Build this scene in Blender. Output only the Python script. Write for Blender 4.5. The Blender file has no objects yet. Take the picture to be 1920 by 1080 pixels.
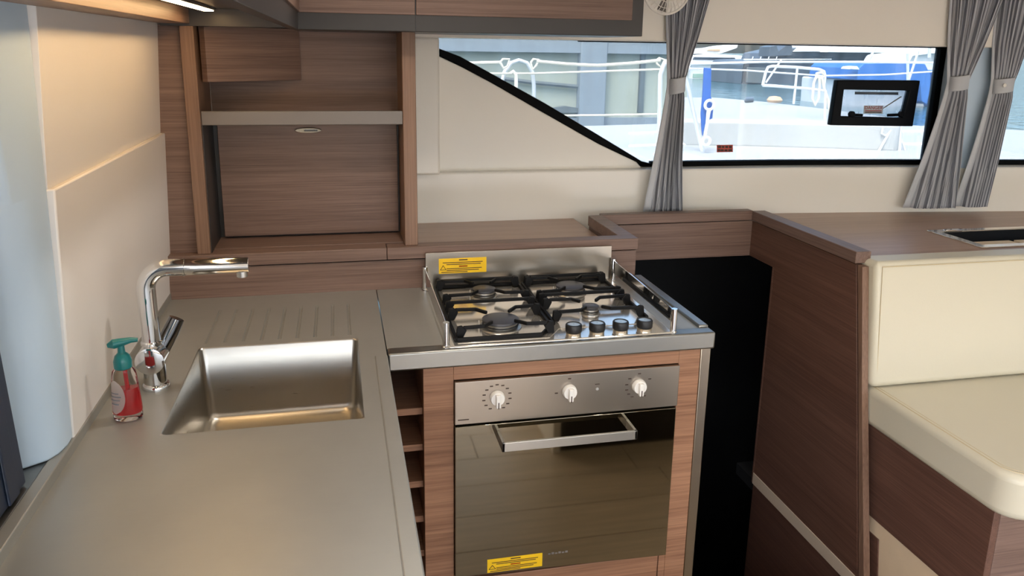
import bpy, bmesh, math, random
from mathutils import Vector, Matrix
random.seed(4)
R_ = math.radians
scene = bpy.context.scene
col = scene.collection

# ------------------------------------------------------------------ camera
F_PX, CX, CY = 1460.63, 960.0, 447.43
YAW, PIT, ROL = R_(12.6826), R_(13.7099), R_(0.9194)
CAM = Vector((0, 0, 1.615))
_f = Vector((math.sin(YAW)*math.cos(PIT), math.cos(YAW)*math.cos(PIT), -math.sin(PIT)))
_r = Vector((math.cos(YAW), -math.sin(YAW), 0)); _u = _r.cross(_f)
CR = _r*math.cos(ROL) + _u*math.sin(ROL); CU = -_r*math.sin(ROL) + _u*math.cos(ROL); CF = _f
cam = bpy.data.cameras.new('camera'); camo = bpy.data.objects.new('camera', cam); col.objects.link(camo)
cam.sensor_width = 36; cam.lens = F_PX/1920*36
cam.shift_x = 0; cam.shift_y = -(540-CY)/1920
cam.clip_start = 0.02; cam.clip_end = 2000
m = Matrix((CR, CU, -CF)).transposed().to_4x4(); m.translation = CAM
camo.matrix_world = m
scene.camera = camo

def ray(px, py): return CR*((px-CX)/F_PX) - CU*((py-CY)/F_PX) + CF
def at(px, py, Y):                      # a measured photo point at a known depth
    d = ray(px, py); return CAM + d*(Y/d.y)
def atz(px, py, z):
    d = ray(px, py); return CAM + d*((z-CAM.z)/d.z)

# ------------------------------------------------------------------ world, sun, exposure
w = bpy.data.worlds.new('sky'); scene.world = w; w.use_nodes = True
nt = w.node_tree; nt.nodes.clear()
sky = nt.nodes.new('ShaderNodeTexSky'); sky.sky_type = 'NISHITA'; sky.sun_disc = False
sky.sun_elevation = R_(58); sky.sun_rotation = R_(215); sky.air_density = 1.0; sky.dust_density = 5.0; sky.ozone_density = 1.0
bgn = nt.nodes.new('ShaderNodeBackground'); bgn.inputs[1].default_value = 0.68
wo = nt.nodes.new('ShaderNodeOutputWorld')
nt.links.new(sky.outputs[0], bgn.inputs[0]); nt.links.new(bgn.outputs[0], wo.inputs[0])
sl = bpy.data.lights.new('sun', 'SUN'); sl.energy = 1.7; sl.angle = R_(1.5); sl.color = (1, .95, .88)
so = bpy.data.objects.new('sun', sl); col.objects.link(so)
so.rotation_euler = Vector((0.35, 0.45, -1.0)).to_track_quat('-Z', 'Y').to_euler(); so.location = (-3, -4, 12)
vs = scene.view_settings
vs.view_transform = 'Standard'; vs.look = 'None'; vs.exposure = 1.05; vs.gamma = 1; vs.use_curve_mapping = False

# ------------------------------------------------------------------ materials
def lin(c):
    return tuple(((v/255)/12.92 if v/255 <= .04045 else ((v/255+.055)/1.055)**2.4) for v in c) + (1,)
MATS = {}
def pm(name, rgb, rough=.5, metal=0, spec=.5, var=.0, vscale=8, bump=0, bscale=60, **kw):
    mt = bpy.data.materials.new(name); mt.use_nodes = True; n = mt.node_tree
    b = n.nodes['Principled BSDF']
    b.inputs['Base Color'].default_value = lin(rgb); b.inputs['Roughness'].default_value = rough
    b.inputs['Metallic'].default_value = metal; b.inputs['Specular IOR Level'].default_value = spec
    for k, v in kw.items(): b.inputs[k.replace('_', ' ')].default_value = v
    if var or bump:
        tc = n.nodes.new('ShaderNodeTexCoord')
    if var:
        nz = n.nodes.new('ShaderNodeTexNoise'); nz.inputs['Scale'].default_value = vscale; nz.inputs['Detail'].default_value = 4
        n.links.new(tc.outputs['Object'], nz.inputs['Vector'])
        mx = n.nodes.new('ShaderNodeMix'); mx.data_type = 'RGBA'
        c = lin(rgb)
        mx.inputs[6].default_value = tuple(v*(1-var) for v in c[:3])+(1,); mx.inputs[7].default_value = tuple(min(1, v*(1+var)) for v in c[:3])+(1,)
        n.links.new(nz.outputs['Fac'], mx.inputs[0]); n.links.new(mx.outputs[2], b.inputs['Base Color'])
    if bump:
        nb = n.nodes.new('ShaderNodeTexNoise'); nb.inputs['Scale'].default_value = bscale; nb.inputs['Detail'].default_value = 3
        n.links.new(tc.outputs['Object'], nb.inputs['Vector'])
        bp = n.nodes.new('ShaderNodeBump'); bp.inputs['Strength'].default_value = bump; bp.inputs['Distance'].default_value = .002
        n.links.new(nb.outputs['Fac'], bp.inputs['Height']); n.links.new(bp.outputs['Normal'], b.inputs['Normal'])
    MATS[name] = mt
    return mt
def wood(name, dark, light, scale, rough=.42, contrast=(.30, .72)):
    mt = bpy.data.materials.new(name); mt.use_nodes = True; n = mt.node_tree; b = n.nodes['Principled BSDF']
    tc = n.nodes.new('ShaderNodeTexCoord')
    mp = n.nodes.new('ShaderNodeMapping'); mp.inputs['Scale'].default_value = scale
    n.links.new(tc.outputs['Object'], mp.inputs['Vector'])
    n1 = n.nodes.new('ShaderNodeTexNoise'); n1.inputs['Scale'].default_value = 1.0; n1.inputs['Detail'].default_value = 6; n1.inputs['Roughness'].default_value = .68
    n.links.new(mp.outputs[0], n1.inputs['Vector'])
    n2 = n.nodes.new('ShaderNodeTexNoise'); n2.inputs['Scale'].default_value = .18; n2.inputs['Detail'].default_value = 2
    n.links.new(mp.outputs[0], n2.inputs['Vector'])
    ad = n.nodes.new('ShaderNodeMix'); ad.inputs[0].default_value = .35
    n.links.new(n1.outputs['Fac'], ad.inputs[2]); n.links.new(n2.outputs['Fac'], ad.inputs[3])
    cr = n.nodes.new('ShaderNodeValToRGB'); cr.color_ramp.elements[0].position = contrast[0]; cr.color_ramp.elements[1].position = contrast[1]
    cr.color_ramp.elements[0].color = lin(dark); cr.color_ramp.elements[1].color = lin(light)
    n.links.new(ad.outputs[0], cr.inputs[0]); n.links.new(cr.outputs[0], b.inputs['Base Color'])
    b.inputs['Roughness'].default_value = rough; b.inputs['Specular IOR Level'].default_value = .35
    bp = n.nodes.new('ShaderNodeBump'); bp.inputs['Strength'].default_value = .08; bp.inputs['Distance'].default_value = .001
    n.links.new(n1.outputs['Fac'], bp.inputs['Height']); n.links.new(bp.outputs[0], b.inputs['Normal'])
    MATS[name] = mt
    return mt
WD, WL = (84, 64, 55), (136, 111, 99)
wood('wood_x', WD, WL, (4, 260, 260))
wood('wood_y', WD, WL, (260, 4, 260))
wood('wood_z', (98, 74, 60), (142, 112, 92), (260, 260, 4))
wood('wood_top', (150, 122, 104), (184, 156, 136), (5, 150, 150), rough=.33)
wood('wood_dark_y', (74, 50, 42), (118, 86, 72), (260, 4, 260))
wood('wood_h', WD, WL, (4, 4, 260))
wood('oven_wood', (104, 70, 50), (172, 128, 98), (4, 190, 190))
wood('floor_wood', (150, 138, 120), (186, 172, 152), (3, 60, 60), rough=.35)
def brushed(name, rgb, rough, scale, amt=.12, blot=.1, metal=1):
    mt = bpy.data.materials.new(name); mt.use_nodes = True; n = mt.node_tree; b = n.nodes['Principled BSDF']
    b.inputs['Metallic'].default_value = metal
    tc = n.nodes.new('ShaderNodeTexCoord'); mp = n.nodes.new('ShaderNodeMapping'); mp.inputs['Scale'].default_value = scale
    n.links.new(tc.outputs['Object'], mp.inputs['Vector'])
    n1 = n.nodes.new('ShaderNodeTexNoise'); n1.inputs['Scale'].default_value = 1; n1.inputs['Detail'].default_value = 4
    n.links.new(mp.outputs[0], n1.inputs['Vector'])
    n2 = n.nodes.new('ShaderNodeTexNoise'); n2.inputs['Scale'].default_value = 7; n2.inputs['Detail'].default_value = 5
    n.links.new(tc.outputs['Object'], n2.inputs['Vector'])
    mr = n.nodes.new('ShaderNodeMapRange'); mr.inputs['To Min'].default_value = rough-amt*.5; mr.inputs['To Max'].default_value = rough+amt*.5
    n.links.new(n1.outputs['Fac'], mr.inputs['Value']); n.links.new(mr.outputs[0], b.inputs['Roughness'])
    mx = n.nodes.new('ShaderNodeMix'); mx.data_type = 'RGBA'; c = lin(rgb)
    mx.inputs[6].default_value = tuple(v*(1-blot) for v in c[:3])+(1,); mx.inputs[7].default_value = tuple(min(1, v*(1+blot)) for v in c[:3])+(1,)
    n.links.new(n2.outputs['Fac'], mx.inputs[0]); n.links.new(mx.outputs[2], b.inputs['Base Color'])
    bp = n.nodes.new('ShaderNodeBump'); bp.inputs['Strength'].default_value = .05; bp.inputs['Distance'].default_value = .0005
    n.links.new(n1.outputs['Fac'], bp.inputs['Height']); n.links.new(bp.outputs[0], b.inputs['Normal'])
    MATS[name] = mt
brushed('worktop_steel', (160, 160, 155), .42, (20, 300, 300), .1, .10, .55)
brushed('apron_steel', (144, 143, 138), .34, (8, 200, 300), .08, .05)
brushed('sink_steel', (178, 174, 166), .30, (15, 15, 350), .12, .06)
brushed('hob_steel', (232, 227, 218), .14, (10, 200, 200), .06, .05, .85)
brushed('panel_steel', (164, 155, 143), .3, (4, 300, 500), .02, .03)
brushed('trim_steel', (150, 140, 126), .24, (200, 200, 6), .06, .05)
pm('chrome', (225, 226, 228), .06, 1)
pm('chrome_dark', (120, 122, 126), .10, 1)
pm('oven_glass', (138, 130, 112), .045, 1, var=.03, vscale=5)
pm('black', (14, 15, 18), .45)
pm('cast_iron', (8, 8, 9), .5, spec=.2, bump=.15, bscale=300)
pm('burner_cap', (58, 58, 62), .4)
pm('alu', (190, 188, 182), .35, 1)
pm('floor_trim', (206, 188, 166), .5)
pm('cream', (232, 227, 217), .28, var=.02, vscale=3)
pm('cream_gloss', (230, 227, 224), .16, var=.02, vscale=3)
pm('greywhite', (188, 208, 226), .4)
pm('ceiling_white', (226, 220, 208), .5, var=.01)
pm('dark_laminate', (44, 41, 40), .38, var=.06, vscale=20)
pm('grey_edge', (108, 102, 98), .4)
pm('navy', (32, 44, 64), .45, var=.15, vscale=14)
pm('unlit_dark', (9, 12, 17), .8)  # near-black colour stands in for shade in the stairwell and rack
pm('leather', (200, 193, 172), .38, bump=.12, bscale=160)
pm('stitch', (196, 180, 146), .6)
pm('tie_fabric', (186, 189, 194), .8, bump=.2, bscale=400)
pm('seal', (4, 5, 6), .6, spec=.08)
pm('port_frame', (6, 9, 15), .5, spec=.12)
pm('red_label', (236, 130, 116), .5); pm('white_label', (232, 230, 226), .5); pm('label_ink', (60, 40, 30), .6)
pm('label_red_ink', (170, 30, 30), .6)
pm('yellow_label', (236, 190, 20), .4, var=.1, vscale=30)
pm('teal', (14, 110, 112), .28)
pm('plastic_white', (226, 222, 214), .4)
pm('knob_silver', (214, 206, 190), .28, 1)
pm('bronze_beige', (222, 200, 168), .5, var=.08, vscale=12)
pm('deck_white', (166, 168, 168), .5, var=.02, vscale=2)
pm('boat_white', (230, 232, 234), .4)
pm('boat_dark', (70, 80, 92), .35)
pm('boat_glass', (40, 50, 62), .1)
pm('boat_blue', (46, 104, 178), .55, var=.1, vscale=2)
pm('strap_blue', (30, 86, 170), .6)
pm('rope', (222, 216, 200), .8); pm('rope_orange', (196, 166, 136), .8)
pm('steel_tube', (226, 228, 230), .4, .4)
pm('concrete', (150, 156, 146), .85, var=.18, vscale=1.2)
pm('concrete_blue', (118, 128, 138), .8, var=.1, vscale=2)
pm('concrete_dark', (84, 92, 96), .85, var=.1, vscale=2)
pm('green_cover', (130, 160, 146), .7)
pm('red_liquid', (226, 60, 66), .15, Transmission_Weight=.5)
pm('clear_plastic', (240, 236, 232), .06, Transmission_Weight=1.0, IOR=1.25)
def emis(name, rgb, s):
    mt = bpy.data.materials.new(name); mt.use_nodes = True; n = mt.node_tree; b = n.nodes['Principled BSDF']
    b.inputs['Base Color'].default_value = (.9, .9, .9, 1); b.inputs['Emission Color'].default_value = lin(rgb); b.inputs['Emission Strength'].default_value = s
    MATS[name] = mt
emis('led', (255, 210, 150), 15); emis('downlight', (255, 226, 186), 14)
# thin window glass: tinted to dim the bright view outside, mirror-like at grazing angles, a little dusty
mt = bpy.data.materials.new('window_glass'); mt.use_nodes = True; n = mt.node_tree; n.nodes.clear()
tr = n.nodes.new('ShaderNodeBsdfTransparent'); tr.inputs[0].default_value = (.56, .59, .595, 1)
gl = n.nodes.new('ShaderNodeBsdfGlossy'); gl.inputs['Roughness'].default_value = .02
fr = n.nodes.new('ShaderNodeFresnel'); fr.inputs['IOR'].default_value = 1.45
df = n.nodes.new('ShaderNodeBsdfTranslucent'); df.inputs[0].default_value = (.85, .92, .96, 1)
tc = n.nodes.new('ShaderNodeTexCoord'); mp = n.nodes.new('ShaderNodeMapping'); mp.inputs['Scale'].default_value = (14, 14, 2)
nz = n.nodes.new('ShaderNodeTexNoise'); nz.inputs['Scale'].default_value = 1.5; nz.inputs['Detail'].default_value = 5
mr = n.nodes.new('ShaderNodeMapRange'); mr.inputs['From Min'].default_value = .3; mr.inputs['From Max'].default_value = .8; mr.inputs['To Min'].default_value = .03; mr.inputs['To Max'].default_value = .10
m1 = n.nodes.new('ShaderNodeMixShader'); m2 = n.nodes.new('ShaderNodeMixShader'); ou = n.nodes.new('ShaderNodeOutputMaterial')
L = n.links.new
L(tc.outputs['Object'], mp.inputs[0]); L(mp.outputs[0], nz.inputs['Vector']); L(nz.outputs['Fac'], mr.inputs['Value'])
L(mr.outputs[0], m1.inputs[0]); L(tr.outputs[0], m1.inputs[1]); L(df.outputs[0], m1.inputs[2])
L(fr.outputs[0], m2.inputs[0]); L(m1.outputs[0], m2.inputs[1]); L(gl.outputs[0], m2.inputs[2]); L(m2.outputs[0], ou.inputs[0])
MATS['window_glass'] = mt
mt = mt.copy(); mt.name = 'port_acrylic'; MATS['port_acrylic'] = mt            # clear, slightly milky acrylic of the opening port
for nd in mt.node_tree.nodes:
    if nd.type == 'BSDF_TRANSPARENT': nd.inputs[0].default_value = (.96, .96, .98, 1)
    if nd.type == 'MAP_RANGE': nd.inputs['To Min'].default_value = .22; nd.inputs['To Max'].default_value = .34
    if nd.type == 'BSDF_TRANSLUCENT': nd.inputs[0].default_value = (.92, .92, .97, 1)
for nm, c_ in (('white_label', (232, 230, 226)), ('red_label', (236, 130, 116)), ('label_red_ink', (190, 40, 40))):
    mt = MATS[nm]; n = mt.node_tree; b = n.nodes['Principled BSDF']; t_ = n.nodes.new('ShaderNodeBsdfTranslucent'); t_.inputs[0].default_value = lin(c_)
    mxs = n.nodes.new('ShaderNodeMixShader'); mxs.inputs[0].default_value = .65; o_ = n.nodes['Material Output']
    n.links.new(b.outputs[0], mxs.inputs[1]); n.links.new(t_.outputs[0], mxs.inputs[2]); n.links.new(mxs.outputs[0], o_.inputs[0])
# striped curtain cloth (stripes along the width of the cloth, from its UVs)
mt = bpy.data.materials.new('curtain_cloth'); mt.use_nodes = True; n = mt.node_tree; b = n.nodes['Principled BSDF']; L = n.links.new
uv = n.nodes.new('ShaderNodeUVMap'); sp = n.nodes.new('ShaderNodeSeparateXYZ'); L(uv.outputs[0], sp.inputs[0])
mu = n.nodes.new('ShaderNodeMath'); mu.operation = 'MULTIPLY'; mu.inputs[1].default_value = 44*2*math.pi; L(sp.outputs[0], mu.inputs[0])
sn = n.nodes.new('ShaderNodeMath'); sn.operation = 'SINE'; L(mu.outputs[0], sn.inputs[0])
cr = n.nodes.new('ShaderNodeValToRGB'); cr.color_ramp.elements[0].position = .35; cr.color_ramp.elements[1].position = .6
cr.color_ramp.elements[0].color = lin((112, 115, 124)); cr.color_ramp.elements[1].color = lin((184, 187, 194))
ma = n.nodes.new('ShaderNodeMath'); ma.operation = 'MULTIPLY_ADD'; ma.inputs[1].default_value = .5; ma.inputs[2].default_value = .5; L(sn.outputs[0], ma.inputs[0])
L(ma.outputs[0], cr.inputs[0]); L(cr.outputs[0], b.inputs['Base Color']); b.inputs['Roughness'].default_value = .85
MATS['curtain_cloth'] = mt
# water
mt = pm('water', (46, 88, 98), .12, bump=.5, bscale=1.2); mt.node_tree.nodes['Bump'].inputs['Distance'].default_value = .15

# ------------------------------------------------------------------ mesh builder
class MB:
    def __init__(s): s.v = []; s.f = []; s.uv = None
    def add(s, vs_, fs):
        o = len(s.v); s.v += [Vector(p) for p in vs_]; s.f += [tuple(i+o for i in f) for f in fs]; return s
    def box(s, x0, x1, y0, y1, z0, z1):
        vs_ = [(x, y, z) for z in (z0, z1) for y in (y0, y1) for x in (x0, x1)]
        return s.add(vs_, [(0, 2, 3, 1), (4, 5, 7, 6), (0, 1, 5, 4), (2, 6, 7, 3), (0, 4, 6, 2), (1, 3, 7, 5)])
    def hexa(s, p):      # 8 points: bottom 4 (ccw), top 4
        return s.add(p, [(3, 2, 1, 0), (4, 5, 6, 7), (0, 1, 5, 4), (1, 2, 6, 5), (2, 3, 7, 6), (3, 0, 4, 7)])
    def prism(s, poly, d):           # 3D polygon extruded along vector d
        n_ = len(poly); d = Vector(d); a = [Vector(p) for p in poly]; b_ = [p+d for p in a]
        fs = [tuple(range(n_)), tuple(range(2*n_-1, n_-1, -1))] + [(i, i+n_, (i+1) % n_+n_, (i+1) % n_) for i in range(n_)]
        return s.add(a+b_, fs)
    def loft(s, rings, closed=True, caps=True):
        n_ = len(rings[0]); vs_ = [p for r in rings for p in r]; fs = []
        for k in range(len(rings)-1):
            for i in range(n_ if closed else n_-1):
                j = (i+1) % n_
                fs.append((k*n_+i, k*n_+j, (k+1)*n_+j, (k+1)*n_+i))
        if caps and closed:
            fs.append(tuple(range(n_-1, -1, -1))); fs.append(tuple((len(rings)-1)*n_+i for i in range(n_)))
        return s.add(vs_, fs)
    def tube(s, pts, r, seg=10, sx=1, caps=True):
        pts = [Vector(p) for p in pts]; rings = []; up = None
        for i, p in enumerate(pts):
            t = (pts[min(i+1, len(pts)-1)]-pts[max(i-1, 0)]).normalized()
            if up is None:
                up = Vector((0, 0, 1)) if abs(t.z) < .9 else Vector((0, 1, 0))
            a = t.cross(up).normalized(); b_ = a.cross(t).normalized(); up = b_
            rr = r[i] if isinstance(r, (list, tuple)) else r
            rings.append([p + a*rr*sx*math.cos(2*math.pi*k/seg) + b_*rr*math.sin(2*math.pi*k/seg) for k in range(seg)])
        return s.loft(rings, True, caps)
    def bar(s, pts, wd, ht):         # rectangular section bar along a path lying near horizontal
        pts = [Vector(p) for p in pts]; rings = []
        for i, p in enumerate(pts):
            t = (pts[min(i+1, len(pts)-1)]-pts[max(i-1, 0)]).normalized()
            a = t.cross(Vector((0, 0, 1)))
            a = a.normalized() if a.length > 1e-4 else Vector((1, 0, 0))
            b_ = a.cross(t).normalized()
            rings.append([p + a*wd/2*q + b_*ht/2*h for q, h in ((-1, -1), (1, -1), (1, 1), (-1, 1))])
        return s.loft(rings)
    def lathe(s, prof, c, axis=(0, 0, 1), seg=24, ex=1, ey=1, caps=True):
        ax = Vector(axis).normalized(); a = ax.orthogonal().normalized() if abs(ax.z) < .99 else Vector((1, 0, 0)); b_ = ax.cross(a); c = Vector(c)
        return s.loft([[c + ax*h + a*r*ex*math.cos(2*math.pi*k/seg) + b_*r*ey*math.sin(2*math.pi*k/seg) for k in range(seg)] for r, h in prof], True, caps)
    def torus(s, c, R, r, axis=(0, 0, 1), seg=36, rs=6):
        ax = Vector(axis).normalized(); a = ax.orthogonal().normalized(); b_ = ax.cross(a); c = Vector(c)
        rings = []
        for i in range(seg+1):
            t = 2*math.pi*i/seg; d = a*math.cos(t)+b_*math.sin(t)
            rings.append([c + d*(R+r*math.cos(2*math.pi*k/rs)) + ax*r*math.sin(2*math.pi*k/rs) for k in range(rs)])
        return s.loft(rings, True, False)
    def grid(s, fn, nu, nv):
        vs_ = [fn(i/nu, j/nv) for j in range(nv+1) for i in range(nu+1)]
        s.uvs = [(i/nu, j/nv) for j in range(nv+1) for i in range(nu+1)]
        return s.add(vs_, [(j*(nu+1)+i, j*(nu+1)+i+1, (j+1)*(nu+1)+i+1, (j+1)*(nu+1)+i) for j in range(nv) for i in range(nu)])
    def build(s, name, mat, parent=None, bevel=0, smooth=True, seg=2, thick=0, uvs=False):
        if parent is None:
            xs = [p.x for p in s.v]; ys = [p.y for p in s.v]; org = Vector(((min(xs)+max(xs))/2, (min(ys)+max(ys))/2, min(p.z for p in s.v)))
        else:
            root = parent
            org = Vector((0, 0, 0))
            while root is not None: org = org + root.location; root = root.parent
        me = bpy.data.meshes.new(name); me.from_pydata([p-org for p in s.v], [], s.f)
        bm = bmesh.new(); bm.from_mesh(me); bmesh.ops.recalc_face_normals(bm, faces=bm.faces); bm.to_mesh(me); bm.free()
        if uvs:
            ul = me.uv_layers.new(name='UVMap')
            for lp in me.loops: ul.data[lp.index].uv = s.uvs[lp.vertex_index]
        me.materials.append(MATS[mat])
        if smooth:
            me.polygons.foreach_set('use_smooth', [True]*len(me.polygons)); me.set_sharp_from_angle(angle=R_(35))
        o = bpy.data.objects.new(name, me); col.objects.link(o)
        if parent is None: o.location = org
        else: o.parent = parent
        if thick:
            md = o.modifiers.new('solid', 'SOLIDIFY'); md.thickness = thick; md.offset = 0
        if bevel:
            md = o.modifiers.new('bevel', 'BEVEL'); md.width = bevel; md.segments = seg; md.limit_method = 'ANGLE'; md.angle_limit = R_(40)
        return o
def tag(o, label=None, cat=None, group=None, kind=None):
    if label: o['label'] = label
    if cat: o['category'] = cat
    if group: o['group'] = group
    if kind: o['kind'] = kind
    return o
def thing(name, label, cat, loc, group=None, kind=None):
    o = bpy.data.objects.new(name, None); o.empty_display_size = .05; o.location = loc; col.objects.link(o)
    return tag(o, label, cat, group, kind)
def B(name, mat, parent, x0, x1, y0, y1, z0, z1, bevel=.0015): return MB().box(x0, x1, y0, y1, z0, z1).build(name, mat, parent, bevel)
def text_mesh(txt, size):
    cu = bpy.data.curves.new('t', 'FONT'); cu.body = txt; cu.size = size; cu.align_x = 'CENTER'; cu.align_y = 'CENTER'
    o = bpy.data.objects.new('t', cu); me = bpy.data.meshes.new_from_object(o)
    bpy.data.objects.remove(o); return me
def arc(c, r, a0, a1, n_, u, v):
    c = Vector(c); u = Vector(u); v = Vector(v)
    return [c + u*r*math.cos(R_(a0+(a1-a0)*i/n_)) + v*r*math.sin(R_(a0+(a1-a0)*i/n_)) for i in range(n_+1)]

# ================================================================== ROOM SHELL
CT = .90          # worktop height
BY = 2.286        # wooden backsplash plane
WALLP = [(-.10, 2.82), (.95, 2.82), (1.75, 2.80), (2.30, 2.75), (2.85, 2.685), (3.6, 2.57), (4.2, 2.46)]
def wallY(x, off=0):
    for (x0, y0), (x1, y1) in zip(WALLP, WALLP[1:]):
        if x <= x1: return y0+(y1-y0)*(x-x0)/(x1-x0)+off
    return WALLP[-1][1]+off
def on_wall(px, py, off):
    p = at(px, py, 2.8)
    for _ in range(8): p = at(px, py, wallY(p.x, off))
    return p
def wall_strip(x0, x1, z0, z1, y0off, y1off, mb=None):
    mb = mb or MB()
    xs = sorted({x0, x1} | {p[0] for p in WALLP if x0 < p[0] < x1})
    mb.loft([[Vector((x, wallY(x, y0off), z0)), Vector((x, wallY(x, y1off), z0)), Vector((x, wallY(x, y1off), z1)), Vector((x, wallY(x, y0off), z1))] for x in xs])
    return mb

# floor with planks
fl = thing('floor', None, None, (1.5, 0, 0), kind='structure')
B('subfloor', 'unlit_dark', fl, -.55, 4.2, -2.3, 1.70, -.06, -.012, 0)
B('subfloor', 'unlit_dark', fl, 1.54, 4.2, 1.70, 2.60, -.06, -.012, 0)
k = 0
y = -2.2345
while y < 1.69:
    x = -.55 - random.random()*.9
    while x < 4.2:
        x1 = x+1.25
        a, b_ = max(x, -.55), min(x1, 4.2)
        if b_-a > .05: B('plank', 'floor_wood', fl, a+.001, b_-.001, y+.001, min(y+.1965, 1.70)-.001, -.012, 0, .001)
        x = x1
    y += .1965
B('plank', 'floor_wood', fl, 1.545, 4.2, 1.70, 2.0, -.012, 0, .001)
ce = tag(MB().box(-.75, 4.4, -2.3, 3.0, 2.05, 2.12).build('ceiling', 'ceiling_white'), kind='structure')

# left wall
wl = thing('wall_left', None, None, (-.5, 1.9, .9), kind='structure')
def lean_panel(y0, y1, z0, z1, xb, xt, th): # a panel leaning inwards a little
    return MB().hexa([(xb-th, y0, z0), (xb, y0, z0), (xb, y1, z0), (xb-th, y1, z0), (xt-th, y0, z1), (xt, y0, z1), (xt, y1, z1), (xt-th, y1, z1)])
lean_panel(1.42, 2.62, .90, 1.374, -.486, -.466, .05).build('lower_panel', 'cream_gloss', wl, .003)
lean_panel(1.42, 2.62, 1.374, 1.70, -.477, -.458, .04).build('upper_panel', 'cream_gloss', wl, .001)
# rounded grey-white pillar at the end of the panel
def pil(z):
    t = (z-.92)/(2.05-.92); y0 = 1.318-.16*max(0, t-.28)*1.2; xr = -.487+.022*t
    pts = [(xr, 1.421), (xr+.001, 1.39), (xr-.004, 1.36), (xr-.016, y0+.02), (xr-.045, y0), (xr-.075, y0), (xr-.08, 1.421)]
    return [Vector((a, b_, z)) for a, b_ in pts]
MB().loft([pil(.92+i*(2.05-.92)/10) for i in range(11)]).build('pillar', 'greywhite', wl, .004)
MB().prism([(-.548, 1.22, .92), (-.548, 1.34, .92), (-.548, 1.34, 1.9), (-.548, 1.10, 1.9)], (-.02, 0, 0)).build('jamb', 'cream', wl, .002)
B('wall_core', 'cream', wl, -.75, -.58, .3, 2.9, 1.30, 2.05, 0)
B('wall_core', 'cream', wl, -.75, -.58, -2.2, 2.9, -.06, .89, 0)
B('wall_core', 'cream', wl, -.75, -.6, -2.2, -2.0, .89, 2.05, 0); B('wall_core', 'cream', wl, -.75, -.6, -2.0, .3, 1.95, 2.05, 0)
w4 = thing('added_opening', None, None, (-.67, -1.2, .89), kind='structure')   # unseen opening without a pane, added to let in light from the left
B('frame', 'greywhite', w4, -.70, -.66, -2.0, .3, .89, .92, .002)
# dark blue shutter by the pillar
sh = thing('sliding_shutter', 'dark navy ribbed shutter standing on the sill at the far left', 'shutter', (-.53, .9, .922))
MB().prism([(-.512, .30, .922), (-.512, 1.27, .922), (-.512, 1.235, 1.32), (-.512, .30, 1.32)], (-.03, 0, 0)).build('panel', 'navy', sh, .003)
for yy in (1.215, 1.13, 1.045, .96, .875, .79):
    MB().prism([(-.507, yy-.02, .924), (-.507, yy+.02, .924), (-.507, yy-.012, 1.31), (-.507, yy-.05, 1.31)], (-.006, 0, 0)).build('rib', 'navy', sh, .003)

# back wall with the window band
wb = thing('wall_back', None, None, (1.5, 2.8, .98), kind='structure')
wall_strip(.19, 4.1, .90, 1.167, 0, .09).build('lower_panel', 'cream', wb, .006)
wall_strip(-.6, 4.1, 1.648, 2.05, -.03, .12).build('header', 'cream', wb, .004)
wall_strip(-.6, .19, .80, 1.66, -.02, .06).build('corner_panel', 'cream', wb)
MB().box(.19, .357, 2.79, 2.93, 1.166, 1.65).build('pillar', 'cream', wb, .008)
tri = [on_wall(px, py, .052) for px, py in ((820, 104), (868, 127), (920.6, 155), (1021, 212.7), (1122, 270), (1193.7, 304), (1206, 318), (1206, 332), (820, 334))]
MB().prism(tri, (0, .05, 0)).build('sloping_panel', 'cream', wb, .004)
wall_strip(2.43, 2.62, 1.160, 1.66, .0, .10).build('mullion', 'greywhite', wb, .004)
wall_strip(3.9, 4.1, 1.160, 1.66, .0, .10).build('mullion', 'greywhite', wb, .004)

# windows
def window(name, x0, x1, outline=None):
    o = thing(name, None, None, ((x0+x1)/2, wallY((x0+x1)/2), 1.17), kind='structure')
    return o
w1 = window('window_1', .36, 2.43)
wall_strip(.34, 2.45, 1.15, 1.66, .085, .090).build('pane', 'window_glass', w1, 0)
w2 = window('window_2', 2.62, 3.9)
wall_strip(2.60, 3.92, 1.15, 1.66, .085, .090).build('pane', 'window_glass', w2, 0)
up = [(823.6, 91), (863, 106), (920, 137), (1021, 193), (1122, 253), (1193.7, 296.4), (1204, 303), (1222, 307.5)]
lo = [(823.6, 106), (863, 124), (920, 156), (1021, 213), (1122, 271), (1193.7, 306), (1204, 313), (1222, 314)]
mb = MB(); rings = []
for (a, b_), (c, d) in zip(up, lo):
    p, q = on_wall(a, b_, .07), on_wall(c, d, .07)
    rings.append([q, p, p+Vector((0, .03, 0)), q+Vector((0, .03, 0))])
mb.loft(rings).build('sloping_seal', 'seal', w1, .002)
p0 = on_wall(1221, 312, .07)
zs = p0.z
wall_strip(p0.x, 2.44, 1.165, 1.187, .066, .10).build('bottom_seal', 'seal', w1, .002)
wall_strip(2.405, 2.43, 1.17, 1.65, .066, .10).build('side_seal', 'seal', w1, .002)
wall_strip(.9, 2.43, 1.644, 1.652, .066, .10).build('top_seal', 'seal', w1, 0)
wall_strip(2.62, 3.9, 1.165, 1.187, .066, .10).build('bottom_seal', 'seal', w2, .002)
wall_strip(2.62, 3.9, 1.644, 1.652, .066, .10).build('top_seal', 'seal', w2, 0)

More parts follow.
